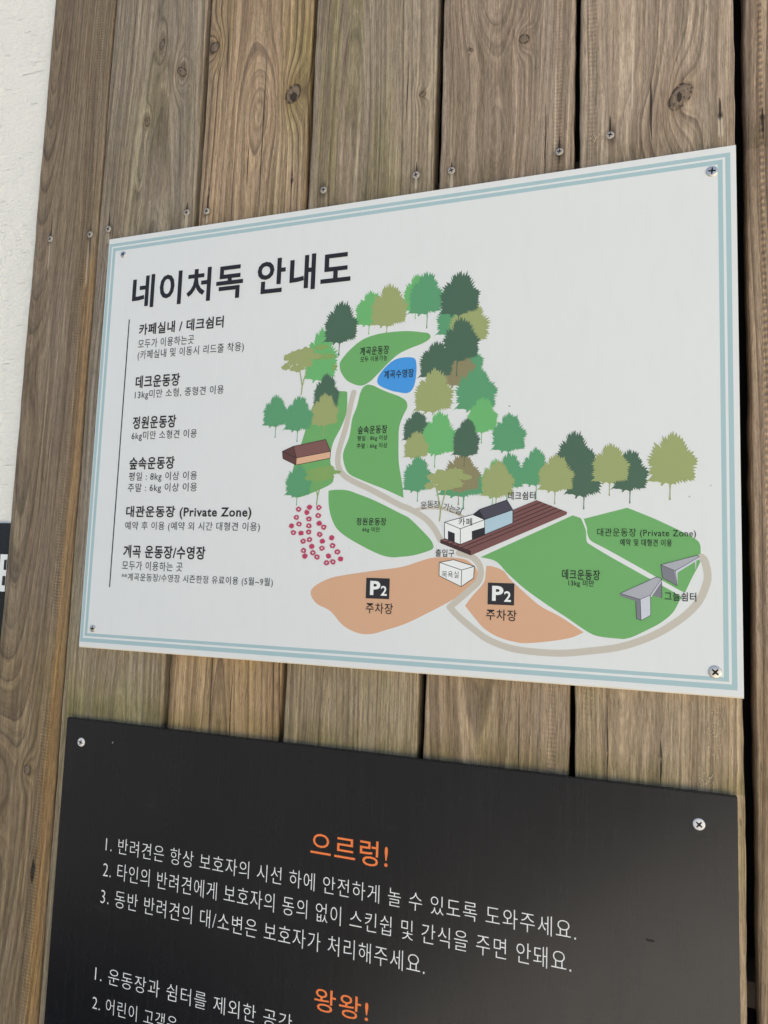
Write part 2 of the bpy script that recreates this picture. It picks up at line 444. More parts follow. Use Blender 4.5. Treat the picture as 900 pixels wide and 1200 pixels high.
def plank_mesh(x0, x1, y0, th, za, zb, seed):
    rnd = random.Random(seed); r = .0022
    ph = [rnd.uniform(0, 6.28) for _ in range(6)]
    N = 160; v = []; f = []
    prof = []
    for cx, cy, a0 in ((x0 + r, y0 + r, 180), (x1 - r, y0 + r, 270), (x1 - r, y0 + th - r, 0), (x0 + r, y0 + th - r, 90)):
        for k in range(4):
            a = math.radians(a0 + 30 * k); prof.append((cx + r * math.cos(a), cy + r * math.sin(a)))
    # a few more points across the front, for the cupping
    fr = [(x0 + r + (x1 - x0 - 2 * r) * t / 8, y0) for t in range(1, 8)]
    prof = prof[:4] + fr + prof[4:]
    n = len(prof); xm = (x0 + x1) / 2; hw = (x1 - x0) / 2
    for i in range(N + 1):
        z = za + (zb - za) * i / N
        eL = .00035 * math.sin(z * 37 + ph[0]) + .0002 * math.sin(z * 120 + ph[1]) + rnd.uniform(-.00018, .00018)
        eR = .00035 * math.sin(z * 31 + ph[2]) + .0002 * math.sin(z * 141 + ph[3]) + rnd.uniform(-.00018, .00018)
        for x, y in prof:
            t = (x - x0) / (x1 - x0); cup = .0005 * ((x - xm) / hw) ** 2
            wy = .0003 * math.sin(z * 11 + ph[4] + t * 2)
            v.append((x + eL * (1 - t) + eR * t, max(y + cup + abs(wy), .0061), z))
    for i in range(N):
        for k in range(n):
            a = i * n + k; b = i * n + (k + 1) % n
            f.append((a, b, b + n, a + n))
    f.append(tuple(range(n - 1, -1, -1))); f.append(tuple(N * n + k for k in range(n)))
    return mesh('plank', v, f, True)

plank_obs = []
for i, (x0, x1, pr, kw) in enumerate(planks):
    kw['stains_and_holes'] = [(sx, sz, .0022 if k in (10, 11) else .0050, .9 if k in (10, 11) else .6) for k, (sx, sz) in enumerate(SCREWS) if x0 < sx < x1]
    if i == 2: kw['stains_and_holes'].append((.2080, .4640, .0024, .9))  # strongest spots paint the shade inside sunk screw holes
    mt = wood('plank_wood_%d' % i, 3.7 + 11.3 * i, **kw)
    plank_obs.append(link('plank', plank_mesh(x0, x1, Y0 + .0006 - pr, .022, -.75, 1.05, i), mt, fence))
rail_m = ink('rail_wood', (.11, .085, .06, 1), .8)
for z0, z1, xe in ((.405, .450, .598), (-.225, -.207, .95), (.86, .90, .598)):
    v, f = box(-.10, xe, .0285, .0685, z0, z1)
    link('rail', mesh('rail', v, f), rail_m, fence)
v, f = box(-.095, 2.2, .070, .078, -1.35, 1.3)
link('sun_block_panel', mesh('sun_block_panel', v, f), ink('gap_black', (.02, .018, .016, 1), .9), fence)  # added panel: blocks the sun behind the planks and blackens the gaps

# further planks to the right of the frame carry on the fence
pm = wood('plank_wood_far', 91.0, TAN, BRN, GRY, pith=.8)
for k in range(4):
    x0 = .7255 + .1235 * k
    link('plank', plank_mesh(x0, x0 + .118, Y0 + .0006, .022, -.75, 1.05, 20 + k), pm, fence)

# ------------------------------------------------------------------ screws
def metal(name, c, rough, met=.85):
    m = Mat(name); n = m.noise(m.x * 700, m.y * 700, m.z * 700, 3)
    m.col(m.mix(n.step(.5, .75) * .5, c, (c[0] * .45, c[1] * .40, c[2] * .34, 1)))
    m.rough(n * .3 + rough); m.b.inputs['Metallic'].default_value = met
    return m.m
STEEL = metal('galvanised_steel', (.62, .60, .56, 1), .28)
WSTEEL = metal('dull_zinc', (.46, .42, .36, 1), .5, .35)
RECESS_SHADE = ink('recess_shade', (.012, .011, .010, 1), .8)

def screw(px, pz, y, r, rot, mat, parent, h=.0011, name='screw', tilt=0):
    """domed countersunk head with a black cross laid on as its recess shade"""
    import bmesh
    bm = bmesh.new(); seg = 40; rings = []
    prof = [(1.0, 0.0), (.99, .35), (.93, .62), (.80, .82), (.62, .93), (.45, 1.0)]
    for q, hh in prof:
        rings.append([bm.verts.new((math.cos(2 * math.pi * k / seg) * r * q, -h * hh, math.sin(2 * math.pi * k / seg) * r * q)) for k in range(seg)])
    for a, b in zip(rings, rings[1:]):
        for k in range(seg): bm.faces.new((a[k], a[(k + 1) % seg], b[(k + 1) % seg], b[k]))
    # cross outline: for the black cross that paints the recess shade
    w = .125 * r; R = .64 * r
    cross = []
    for q in range(4):
        a = math.pi / 2 * q
        for (u, t) in ((w, w), (R * .92, w * .8), (R, 0), (R * .92, -w * .8)):
            cross.append((u, t, a))
    pts = []
    for q in range(4):
        a = -math.pi / 2 * q
        for (u, t) in ((R * .92, w * .8), (R, 0), (R * .92, -w * .8), (w * 1.25, -w * 1.25)):
            pts.append((u * math.cos(a) - t * math.sin(a), u * math.sin(a) + t * math.cos(a)))
    top = rings[-1]
    cen = bm.verts.new((0, -h * 1.02, 0))
    for k in range(seg): bm.faces.new((top[k], top[(k + 1) % seg], cen))
    me = bpy.data.meshes.new(name); bm.to_mesh(me); bm.free()
    me.polygons.foreach_set('use_smooth', [True] * len(me.polygons))
    o = link(name, me, mat, parent)
    o.location = (px, y, pz); o.rotation_euler = (tilt, rot, tilt * .5)
    v, f = slab(pts, -h * 1.12, -h * .7)
    link('recess_shade_cross', mesh('recess_shade_cross', v, f), RECESS_SHADE, o)
    return o

rnd = random.Random(5)
owner = [0, 0, 1, 1, 2, 3, 3, 4, 4, 5, 5, 6]
for k, (sx, sz) in enumerate(SCREWS):
    if k in (10, 11): continue         # these two have sunk into the wood and show only their split
    screw(sx, sz, Y0 + .0008 + rnd.uniform(-.0002, .0005), .0034, rnd.uniform(0, 1.5), WSTEEL, plank_obs[owner[k]], h=.0010, tilt=rnd.uniform(-.12, .12))

# ------------------------------------------------------------------ white map board
M = {}
M['white'] = None
wm = Mat('printed_white_film')
n1 = wm.noise(wm.x * 5, 0.0, wm.z * 5, 3); n2 = wm.noise(wm.x * 90, 0.0, wm.z * 25, 3); sp = wm.noise(wm.x * 330, 0.0, wm.z * 330, 1).step(.80, .84)
cc = wm.mix(n1.step(.3, .8) * .30, (.735, .75, .725, 1), (.69, .71, .685, 1))
cc = wm.mix(n2.step(.45, .8) * .10, cc, (.60, .60, .56, 1))
cc = wm.mix(sp * .35, cc, (.35, .33, .28, 1))
wm.col(cc); wm.rough(n2 * .15 + .38); wm.b.inputs['Specular IOR Level'].default_value = .4
cream = ink('foam_core', (.74, .68, .54, 1), .8)
board = thing('map_board', 'white printed map board with blue green double border, screwed above the black board', 'map sign')
W, H = .600, .42650
v, f = box(0, W, .0006, .0058, 0, H)
link('board_core', mesh('board_core', v, f), cream, board)
rnd = random.Random(8)
lo = [(W * k / 60, .0011 + rnd.uniform(-.00035, .0003)) for k in range(61)]
pts = [(0.0002, lo[0][1])] + lo[1:-1] + [(W - .0002, lo[-1][1]), (W - .0002, H - .0002), (.0002, H - .0002)]
v, f = slab(pts, 0.0, .0006)
link('board_face', mesh('board_face', v, f), wm.m, board)

INK = ink('black_ink', paint(34, 32, 36)); BORD = ink('pale_blue_ink', paint(160, 186, 188)); NAVY = ink('blue_black_ink', paint(45, 52, 62))
def frame_ring(a, b, layer):
    v = [(x, -PRINT * layer, z) for x, z in a + b]
    f = [(i, (i + 1) % 4, (i + 1) % 4 + 4, i + 4) for i in range(4)]
    return mesh('border_stripe', v, f)
rect = lambda x0, z0, x1, z1: [(x0, z1), (x1, z1), (x1, z0), (x0, z0)]
def avg_rect(q):      # TL TR BR BL measured -> true rectangle
    return rect((q[0][0] + q[3][0]) / 2, (q[2][1] + q[3][1]) / 2, (q[1][0] + q[2][0]) / 2, (q[0][1] + q[1][1]) / 2)
r1 = avg_rect([(0.00124, 0.42116), (0.59599, 0.42054), (0.59559, 0.00524), (0.00039, 0.00602)]); r2 = avg_rect([(0.00418, 0.41768), (0.5923, 0.41741), (0.59203, 0.00905), (0.00403, 0.01003)])
r3 = avg_rect([(0.00619, 0.41611), (0.59039, 0.41561), (0.59013, 0.01136), (0.00548, 0.01155)]); r4 = avg_rect([(0.00945, 0.41251), (0.58692, 0.412), (0.58664, 0.01423), (0.00889, 0.01452)])
link('border_stripe', frame_ring(r1, r2, 1), BORD, board, 'outer pale blue border stripe')
link('border_stripe', frame_ring(r3, r4, 1), BORD, board, 'inner pale blue border stripe')

T = lambda s, q, **k: line_text(s, q, INK, board, **k)
T('네이처독 안내도', [(0.03472, 0.35975), (0.27778, 0.35125), (0.2384, 0.3815), (0.2401, 0.34621)], weight=.024, label='large black title lettering at the top left')
HD, SM = dict(weight=.023), dict(weight=.003)
def head(s, q, lab): line_text(s, q, INK, board, label='bold heading lettering ' + lab, **HD)
def small(s, q, lab): line_text(s, q, NAVY, board, label='thin small lettering ' + lab, **SM)
head('카페실내 / 데크쉼터', [(0.04633, 0.32506), (0.14566, 0.3237), (0.14374, 0.32966), (0.14453, 0.3175)], 'at the top of the list')
small('모두가 이용하는곳', [(0.04639, 0.31155), (0.11292, 0.31062), (0.11176, 0.31316), (0.11242, 0.30369)], 'under the first heading')
small('(카페실내 및 이동시 리드줄 착용)', [(0.04686, 0.29806), (0.16971, 0.29751), (0.1676, 0.30149), (0.16825, 0.29085)], 'in brackets under the first heading')
head('데크운동장', [(0.04667, 0.2698), (0.09931, 0.26983), (0.09793, 0.27513), (0.09888, 0.26205)], 'second in the list')
small('13kg미만 소형, 중형견 이용', [(0.04679, 0.25561), (0.15009, 0.2551), (0.14921, 0.25997), (0.14986, 0.2498)], 'under the second heading')
head('정원운동장', [(0.04661, 0.22758), (0.09801, 0.22675), (0.09507, 0.23289), (0.09603, 0.21997)], 'third in the list')
small('6kg미만 소형견 이용', [(0.04626, 0.21417), (0.12278, 0.21302), (0.12168, 0.21771), (0.12239, 0.20755)], 'under the third heading')
head('숲속운동장', [(0.04601, 0.1861), (0.09928, 0.18552), (0.09786, 0.19132), (0.09881, 0.17858)], 'fourth in the list')
small('평일 : 8kg 이상 이용', [(0.04644, 0.17221), (0.12587, 0.17139), (0.12459, 0.176), (0.12529, 0.16598)], 'for weekdays under the fourth heading')
small('주말 : 6kg 이상 이용', [(0.04608, 0.16047), (0.12665, 0.16014), (0.12538, 0.16473), (0.12607, 0.15474)], 'for weekends under the fourth heading')
head('대관운동장 (Private Zone)', [(0.04607, 0.13605), (0.18749, 0.13577), (0.18638, 0.14219), (0.18717, 0.12897)], 'fifth in the list, ending in Private Zone')
small('예약 후 이용 (예약 외 시간 대형견 이용)', [(0.04604, 0.12168), (0.19717, 0.12185), (0.19582, 0.12662), (0.19638, 0.11708)], 'under the fifth heading')
head('계곡 운동장/수영장', [(0.04604, 0.09624), (0.1402, 0.09699), (0.13818, 0.1032), (0.13905, 0.09048)], 'last in the list')
small('모두가 이용하는 곳', [(0.04581, 0.08202), (0.11584, 0.083), (0.11456, 0.08747), (0.11521, 0.07849)], 'under the last heading')
small('**계곡운동장/수영장 시즌한정 유료이용 (5월~9월)', [(0.04598, 0.07039), (0.21341, 0.07138), (0.21153, 0.07552), (0.21201, 0.06683)], 'with two asterisks at the foot of the list')
ribbon('list_rule', [(0.03309, 0.33592), (0.03228, 0.06091)], .0014, 3, NAVY, board, cap=False, smooth=False)

GRASS = ink('grass_green_ink', paint(106, 166, 98)); TANI = ink('tan_ink', paint(206, 163, 130)); POOL = ink('pool_blue_ink', paint(66, 146, 214)); ROAD = ink('road_grey_ink', paint(190, 184, 170))
F = lambda nm, q, layer, mat, lab, k=5: flat(nm, [smooth_loop(q, k)], layer, mat, board, lab)
F('printed_field', [(0.35585, 0.29195), (0.35384, 0.29444), (0.35227, 0.29496), (0.33648, 0.29784), (0.3229, 0.29844), (0.30675, 0.29758), (0.2921, 0.2936), (0.27997, 0.28496), (0.27196, 0.27593), (0.27048, 0.27123), (0.27248, 0.2639), (0.27954, 0.2555), (0.29175, 0.25082), (0.30024, 0.25386), (0.30733, 0.26009), (0.31747, 0.26998), (0.32682, 0.27752), (0.33699, 0.28182), (0.34865, 0.28558), (0.35477, 0.28895)], 4, GRASS, 'green field above the pool')
F('printed_pool', [(0.33091, 0.27411), (0.33962, 0.27348), (0.34326, 0.27013), (0.34399, 0.25929), (0.34203, 0.24712), (0.33672, 0.24167), (0.3264, 0.24316), (0.31915, 0.24534), (0.31015, 0.24975), (0.30755, 0.2542), (0.30976, 0.26032), (0.31674, 0.26808), (0.32379, 0.27267)], 4, POOL, 'blue pool shape')
F('printed_field', [(0.29789, 0.25125), (0.29429, 0.2491), (0.29163, 0.24374), (0.28884, 0.23133), (0.28512, 0.22131), (0.28356, 0.20925), (0.28182, 0.2015), (0.2781, 0.19187), (0.27757, 0.18488), (0.28045, 0.17551), (0.2848, 0.17002), (0.29313, 0.16604), (0.30707, 0.16052), (0.31756, 0.15662), (0.33587, 0.14859), (0.33587, 0.14859), (0.33432, 0.1602), (0.33056, 0.17907), (0.32957, 0.19652), (0.32984, 0.21175), (0.33343, 0.22229), (0.33658, 0.22903), (0.33498, 0.23485), (0.32892, 0.23901), (0.32248, 0.24167), (0.3168, 0.24392), (0.30942, 0.24745), (0.30446, 0.25008), (0.30034, 0.25126)], 4, GRASS, 'long green field below the pool')
F('printed_field', [(0.27155, 0.24675), (0.27827, 0.24606), (0.27928, 0.24205), (0.27908, 0.22707), (0.27465, 0.21389), (0.26697, 0.19845), (0.26516, 0.18283), (0.26802, 0.17497), (0.26921, 0.16717), (0.26695, 0.16176), (0.25379, 0.15568), (0.23957, 0.15062), (0.2336, 0.14956), (0.22833, 0.15117), (0.22614, 0.15988), (0.22938, 0.18126), (0.23539, 0.19942), (0.24054, 0.21761), (0.24573, 0.235), (0.25632, 0.24647)], 4, GRASS, 'green field behind the brown roofed house')
F('printed_field', [(0.26472, 0.15558), (0.26472, 0.15558), (0.27135, 0.15629), (0.28293, 0.1558), (0.29369, 0.15226), (0.31001, 0.14609), (0.334, 0.13482), (0.34186, 0.13076), (0.35208, 0.12162), (0.36143, 0.11223), (0.36407, 0.10646), (0.36407, 0.10646), (0.36167, 0.10388), (0.35047, 0.10002), (0.3429, 0.09841), (0.33525, 0.09751), (0.32598, 0.09694), (0.31413, 0.09966), (0.29548, 0.10793), (0.28137, 0.11568), (0.27282, 0.12322), (0.26734, 0.1347), (0.26518, 0.14551)], 4, GRASS, 'leaf shaped green field left of the road')
F('printed_field', [(0.40429, 0.09863), (0.40429, 0.09863), (0.47811, 0.13368), (0.47811, 0.13368), (0.48406, 0.13165), (0.48539, 0.1296), (0.48846, 0.12145), (0.48909, 0.11331), (0.49269, 0.10998), (0.50878, 0.10022), (0.53233, 0.08696), (0.5568, 0.0729), (0.55678, 0.06905), (0.55195, 0.05955), (0.54349, 0.05176), (0.53558, 0.04685), (0.52391, 0.04039), (0.5171, 0.03805), (0.5171, 0.03805), (0.49948, 0.03899), (0.48987, 0.0424), (0.47354, 0.05287), (0.46021, 0.06101), (0.44111, 0.07389), (0.42712, 0.08588), (0.41999, 0.09337), (0.41429, 0.09674)], 4, GRASS, 'large green field by the deck')
F('printed_field', [(0.48669, 0.13097), (0.48669, 0.13097), (0.51948, 0.13983), (0.51948, 0.13983), (0.53821, 0.13184), (0.55527, 0.12339), (0.56662, 0.117), (0.57133, 0.11254), (0.57186, 0.10418), (0.57121, 0.09774), (0.56641, 0.08799), (0.56099, 0.07563), (0.56099, 0.07563), (0.55742, 0.07678), (0.54359, 0.0847), (0.52077, 0.09784), (0.50237, 0.10812), (0.49267, 0.11336), (0.48971, 0.11874), (0.48903, 0.12417)], 4, GRASS, 'green private field at the right')
F('printed_car_park', [(0.3965, 0.0935), (0.38991, 0.0969), (0.37449, 0.09799), (0.36187, 0.097), (0.34917, 0.09307), (0.33555, 0.08872), (0.30996, 0.08472), (0.28289, 0.08021), (0.26994, 0.07718), (0.2586, 0.07189), (0.25219, 0.06635), (0.25248, 0.06029), (0.25863, 0.05374), (0.27125, 0.04829), (0.2823, 0.03765), (0.29218, 0.03227), (0.30261, 0.02991), (0.31279, 0.03085), (0.32202, 0.0339), (0.34097, 0.04068), (0.3595, 0.05019), (0.37625, 0.05948), (0.39201, 0.0693), (0.39979, 0.07522), (0.40249, 0.08235), (0.40091, 0.08936)], 4, TANI, 'tan car park area at the left')
F('printed_car_park', [(0.40942, 0.0917), (0.40942, 0.0917), (0.4151, 0.09114), (0.4236, 0.08787), (0.42929, 0.08109), (0.43908, 0.07244), (0.45351, 0.06071), (0.46959, 0.05268), (0.4873, 0.0416), (0.4873, 0.0416), (0.47825, 0.03711), (0.46384, 0.0336), (0.44717, 0.03093), (0.43631, 0.03062), (0.4211, 0.03382), (0.40907, 0.04004), (0.40111, 0.04796), (0.39228, 0.05805), (0.39228, 0.05805), (0.39784, 0.06601), (0.40482, 0.07399), (0.40825, 0.07972), (0.40883, 0.08606)], 4, TANI, 'tan car park area at the right')
F('printed_road_edge', [(0.40654, 0.09374), (0.40808, 0.08814), (0.40751, 0.0811), (0.40271, 0.07251), (0.39213, 0.06437), (0.38362, 0.05697), (0.38585, 0.05495), (0.39473, 0.04555), (0.40348, 0.03696), (0.39553, 0.0421), (0.38599, 0.04932), (0.3793, 0.05465), (0.38065, 0.05896), (0.39206, 0.06719), (0.39979, 0.07522), (0.40391, 0.0831), (0.40231, 0.09081)], 5, ink('road_margin_ink', paint(218, 220, 214)), 'white margin of the winding road')
ribbon('printed_road', [(0.28539, 0.24487), (0.28294, 0.23397), (0.27923, 0.21371), (0.27526, 0.19976), (0.27269, 0.18812), (0.2733, 0.17798), (0.2782, 0.17013), (0.28833, 0.16381), (0.304, 0.15675), (0.31781, 0.14982), (0.33376, 0.14189), (0.3416, 0.13891), (0.35482, 0.13154), (0.36337, 0.12317), (0.36964, 0.1127)], .0052, 6, ROAD, board, 'grey road from the pool down to the cafe')
ribbon('printed_road', [(0.34775, 0.13853), (0.36063, 0.14), (0.37565, 0.13816), (0.38832, 0.13274)], .0026, 5.6, ROAD, board, 'narrow grey branch of the road')
ribbon('printed_road', [(0.37926, 0.05642), (0.38745, 0.04869), (0.40132, 0.03823), (0.41277, 0.03127), (0.43023, 0.02582), (0.44726, 0.02419), (0.46987, 0.02431), (0.49125, 0.02733), (0.51461, 0.03206), (0.53801, 0.04184), (0.5573, 0.05502), (0.5698, 0.06832), (0.57578, 0.08254), (0.57644, 0.09084), (0.57447, 0.09974), (0.57243, 0.10226)], .0054, 6, ROAD, board, 'grey road that loops round the lower right')
ribbon('printed_road', [(0.38615, 0.10182), (0.39637, 0.09917), (0.40223, 0.09434), (0.40489, 0.08735), (0.40328, 0.07886), (0.39487, 0.07047), (0.37926, 0.05642)], .0054, 6.4, ROAD, board, 'grey road past the bath house')

# printed trees: one silhouette of a spiky crown on a thin trunk
SIL = [(404,502),(440,468),(420,440),(432,400),(420,350),(442,300),(466,262),(484,242),(506,262),(518,215),(530,195),(552,195),(572,178),(586,165),(604,182),(630,190),(650,202),(672,222),(690,250),(706,295),(732,318),(750,340),(762,355),(745,400),(745,450),(735,492),(700,497),(640,505),(600,512)]
def silhouette(seed):
    rnd = random.Random(seed); env = []
    n = len(SIL)
    for i in range(n - 1):
        a, b = Vector(SIL[i]), Vector(SIL[i + 1]); k = max(2, int((b - a).length / 10))
        for s in range(k): env.append(a + (b - a) * s / k)
    c = Vector((585, 370)); out = []
    for i, p in enumerate(env):
        d = (p - c).normalized()
        amp = rnd.uniform(4, 20) if i % 2 == 0 else -rnd.uniform(2, 22)
        if rnd.random() < .12 and i % 2 == 0: amp += 9
        q = p + d * amp + Vector((0, -abs(amp) * .3 if i % 2 == 0 else 0))
        out.append((q.x, q.y))
    out += [(596, 514), (582, 522), (580, 560), (579, 606), (583, 633), (565, 634), (569, 605), (571, 560), (570, 520), (550, 508), (533, 512), (518, 528), (505, 526), (512, 508), (480, 498), (450, 500), (430, 494)]
    return [((x - 585) / 352, (515 - y) / 350) for x, y in out]      # crown one wide, one high, trunk below 0
DK, MID, LT, OL, BR = (ink(n, paint(*c)) for n, c in (('dark_green_ink', (72, 100, 80)), ('mid_green_ink', (88, 150, 106)), ('light_green_ink', (104, 174, 106)), ('olive_ink', (150, 160, 104)), ('brown_green_ink', (134, 128, 92))))
CNAME = {DK: 'dark green', MID: 'mid green', LT: 'light green', OL: 'olive', BR: 'brownish'}
# left point, right point, top point, crown foot, trunk foot
TREES = [
 (LT, [(0.32897, 0.33239), (0.35515, 0.32971), (0.34196, 0.35001), (0.34304, 0.31525), (0.34128, 0.30837)]), (LT, [(0.28344, 0.32247), (0.31327, 0.31964), (0.30028, 0.33854), (0.3015, 0.30637), (0.29771, 0.29793)]), (MID, [(0.33458, 0.33181), (0.36681, 0.32851), (0.35297, 0.35074), (0.35332, 0.31194), (0.35215, 0.29884)]),
 (OL, [(0.29838, 0.32346), (0.33417, 0.32002), (0.31649, 0.34325), (0.31625, 0.30429), (0.31485, 0.29809)]), (MID, [(0.36042, 0.30819), (0.39168, 0.30534), (0.37613, 0.3237), (0.37697, 0.2906), (0.37699, 0.28983)]), (OL, [(0.3721, 0.30251), (0.40811, 0.29932), (0.39208, 0.32057), (0.3922, 0.28253), (0.39221, 0.28178)]),
 (DK, [(0.36296, 0.32813), (0.39946, 0.32441), (0.38239, 0.34779), (0.38107, 0.30861), (0.38044, 0.3033)]), (MID, [(0.37446, 0.27022), (0.40361, 0.26815), (0.38913, 0.28581), (0.38994, 0.25109), (0.38996, 0.25034)]), (BR, [(0.367, 0.26466), (0.39709, 0.26261), (0.38331, 0.27868), (0.38411, 0.24544), (0.38413, 0.24469)]),
 (DK, [(0.34596, 0.27149), (0.37751, 0.26925), (0.36257, 0.2864), (0.36349, 0.25347), (0.36351, 0.25271)]), (DK, [(0.36642, 0.2861), (0.3996, 0.28346), (0.38113, 0.30592), (0.38132, 0.26746), (0.38016, 0.25395)]), (MID, [(0.37893, 0.24273), (0.41581, 0.24065), (0.39713, 0.26111), (0.39649, 0.22318), (0.39651, 0.22244)]),
 (OL, [(0.3422, 0.24175), (0.37826, 0.23977), (0.36019, 0.26168), (0.35975, 0.22338), (0.35977, 0.22263)]), (LT, [(0.38997, 0.21829), (0.41697, 0.21712), (0.40431, 0.23463), (0.4035, 0.20375), (0.40297, 0.19426)]), (DK, [(0.33299, 0.21162), (0.35859, 0.21063), (0.34815, 0.22543), (0.34744, 0.19823), (0.34746, 0.19748)]),
 (LT, [(0.35036, 0.20341), (0.38144, 0.20232), (0.36583, 0.22386), (0.3631, 0.1858), (0.36266, 0.17467)]), (DK, [(0.37782, 0.198), (0.40145, 0.19723), (0.38705, 0.2162), (0.38783, 0.1837), (0.38804, 0.1749)]),
 (MID, [(0.36522, 0.16426), (0.40795, 0.16366), (0.3916, 0.17994), (0.39231, 0.14936), (0.39329, 0.13852)]), (BR, [(0.37036, 0.16861), (0.4028, 0.16808), (0.38628, 0.18668), (0.38634, 0.15376), (0.38442, 0.14215)]), (DK, [(0.38006, 0.19793), (0.40148, 0.19577), (0.38705, 0.2162), (0.38783, 0.1837), (0.38804, 0.1749)]), (OL, [(0.33434, 0.19486), (0.35754, 0.19416), (0.34638, 0.20732), (0.34559, 0.18325), (0.34584, 0.175)]),
 (MID, [(0.33443, 0.16845), (0.36133, 0.16802), (0.3486, 0.18542), (0.3488, 0.15408), (0.34831, 0.14519)]), (MID, [(0.4115, 0.20201), (0.44061, 0.20098), (0.42693, 0.21959), (0.42607, 0.18706), (0.42579, 0.18276)]), (MID, [(0.41358, 0.16934), (0.44039, 0.16888), (0.4268, 0.18561), (0.42661, 0.15555), (0.42536, 0.14632)]),
 (LT, [(0.40359, 0.16517), (0.42786, 0.16481), (0.41335, 0.18089), (0.41326, 0.14923), (0.41161, 0.14209)]), (OL, [(0.40291, 0.16301), (0.43141, 0.16262), (0.41767, 0.17971), (0.41612, 0.1485), (0.41624, 0.14208)]), (MID, [(0.43615, 0.17251), (0.46028, 0.17204), (0.45049, 0.18924), (0.44883, 0.15815), (0.44898, 0.14691)]),
 (DK, [(0.4649, 0.1846), (0.49292, 0.18386), (0.47888, 0.20244), (0.4785, 0.16683), (0.4785, 0.16613)]), (DK, [(0.47186, 0.16206), (0.50086, 0.16167), (0.49025, 0.19157), (0.48723, 0.14878), (0.48664, 0.13849)]), (OL, [(0.45009, 0.1673), (0.47916, 0.16682), (0.46694, 0.18349), (0.46455, 0.15309), (0.46399, 0.14266)]),
 (DK, [(0.50794, 0.16839), (0.53518, 0.16791), (0.52325, 0.18578), (0.52136, 0.15328), (0.52137, 0.14318)]), (OL, [(0.49233, 0.1735), (0.52135, 0.1729), (0.50787, 0.19103), (0.50604, 0.15955), (0.50607, 0.14934)]), (OL, [(0.53394, 0.17602), (0.57005, 0.17521), (0.5526, 0.19838), (0.55119, 0.15832), (0.55053, 0.14574)]),
 (LT, [(0.23463, 0.28428), (0.26832, 0.28181), (0.2561, 0.30708), (0.25409, 0.25784), (0.25412, 0.25703)]), (DK, [(0.25324, 0.31304), (0.28729, 0.31002), (0.27124, 0.33177), (0.26956, 0.29219), (0.26924, 0.28014)]), (DK, [(0.24514, 0.24709), (0.27159, 0.24563), (0.25889, 0.26477), (0.25969, 0.22875), (0.25973, 0.22795)]),
 (OL, [(0.24341, 0.2295), (0.27152, 0.22821), (0.25807, 0.24558), (0.25691, 0.21537), (0.25739, 0.20506)]), (MID, [(0.21652, 0.22587), (0.24623, 0.22457), (0.23225, 0.24456), (0.23131, 0.21156), (0.23097, 0.20116)]), (MID, [(0.19391, 0.23014), (0.22077, 0.22892), (0.20828, 0.24666), (0.20815, 0.21647), (0.20828, 0.20592)]), (MID, [(0.22074, 0.16312), (0.24751, 0.16278), (0.23294, 0.1796), (0.23356, 0.15035), (0.23353, 0.14249)]),
]
for i, (mt, q) in enumerate(TREES):
    (xl, _), (xr, _), (xt, zt), (_, zb), (xk, zk) = q
    w, h = xr - xl, zt - zb; cx = (xl + xr) / 2; tr = max(.0, (zb - zk)); xk = min(max(xk, cx - .10 * w), cx + .05 * w)
    out = []
    for a, b in silhouette(40 + i % 7):
        if b < .015 and abs(a + .033) < .05:
            x = xk + (a + .033) * w * (.8 if b < -.06 else 1)
            z = zb + b * h if b > -.06 else zb - .06 * h + (b + .06) / (.34 - .06) * max(tr - .06 * h, .0001)
        else: z = zb + b * h; x = cx + a * w
        out.append((x, z))
    flat('printed_tree', [out], 7 + i * .35, mt, board, CNAME[mt] + ' printed tree')

# umbrella shaped trees: flat leaf clumps on a forked stem
def blob(cx, cz, rx, rz, seed):
    r = random.Random(seed); n = 26
    return [(cx + rx * math.cos(6.2832 * k / n) * r.uniform(.78, 1.12), cz + rz * math.sin(6.2832 * k / n) * r.uniform(.6, 1.15)) for k in range(n)]
def umbrella_tree(q, mat, layer, seed, lab):
    (xl, _), (xr, _), (_, zt), (_, zb), (xk, zk) = q
    w, h = xr - xl, zt - zb
    B = [(.20, .62, .17, .16), (.40, .70, .20, .22), (.62, .78, .20, .20), (.85, .60, .16, .12), (.12, .28, .12, .14), (.42, .22, .20, .15), (.65, .35, .18, .16), (.30, .45, .14, .16), (.52, .50, .2, .2)]
    v, f = [], []
    def add(L):
        b = len(v); k = len(L)
        cx = sum(p[0] for p in L) / k; cz = sum(p[1] for p in L) / k
        return L
    t = flat('printed_tree', [blob(xl + a * w, zb + b * h, c * w, d * h, seed + j) for j, (a, b, c, d) in enumerate(B[:1])], layer, mat, board, lab)
    me = t.data; vs = []; fs = []
    for j, (a, b, c, d) in enumerate(B):
        L = blob(xl + a * w, zb + b * h, c * w, d * h, seed + j); s = len(vs)
        vs += [(x, -PRINT * (layer + j * .12), z) for x, z in L]; fs.append(tuple(range(s, s + len(L))))
    for j, (pts, wd) in enumerate((([(xk, zk), (xk + .02 * w, zk + .4 * (zb - zk)), (xk - .10 * w, zb + .35 * h)], .0011), ([(xk + .005 * w, zk + .3 * (zb - zk)), (xk + .16 * w, zb + .45 * h)], .0010))):
        a, b = stroke([Vector(p) for p in pts], wd, False); s = len(vs)
        vs += [(x, -PRINT * (layer + 1.2 + j * .1), z) for x, z in a]; fs += [tuple(i + s for i in g) for g in b]
    me.clear_geometry(); me.from_pydata(vs, [], fs); me.update()
OLG = ink('thin_olive_ink', paint(128, 160, 92))
umbrella_tree([(0.21093, 0.28023), (0.25146, 0.27738), (0.23074, 0.29196), (0.23206, 0.26568), (0.23308, 0.24532)], OL, 22, 60, 'olive umbrella shaped tree at the left')
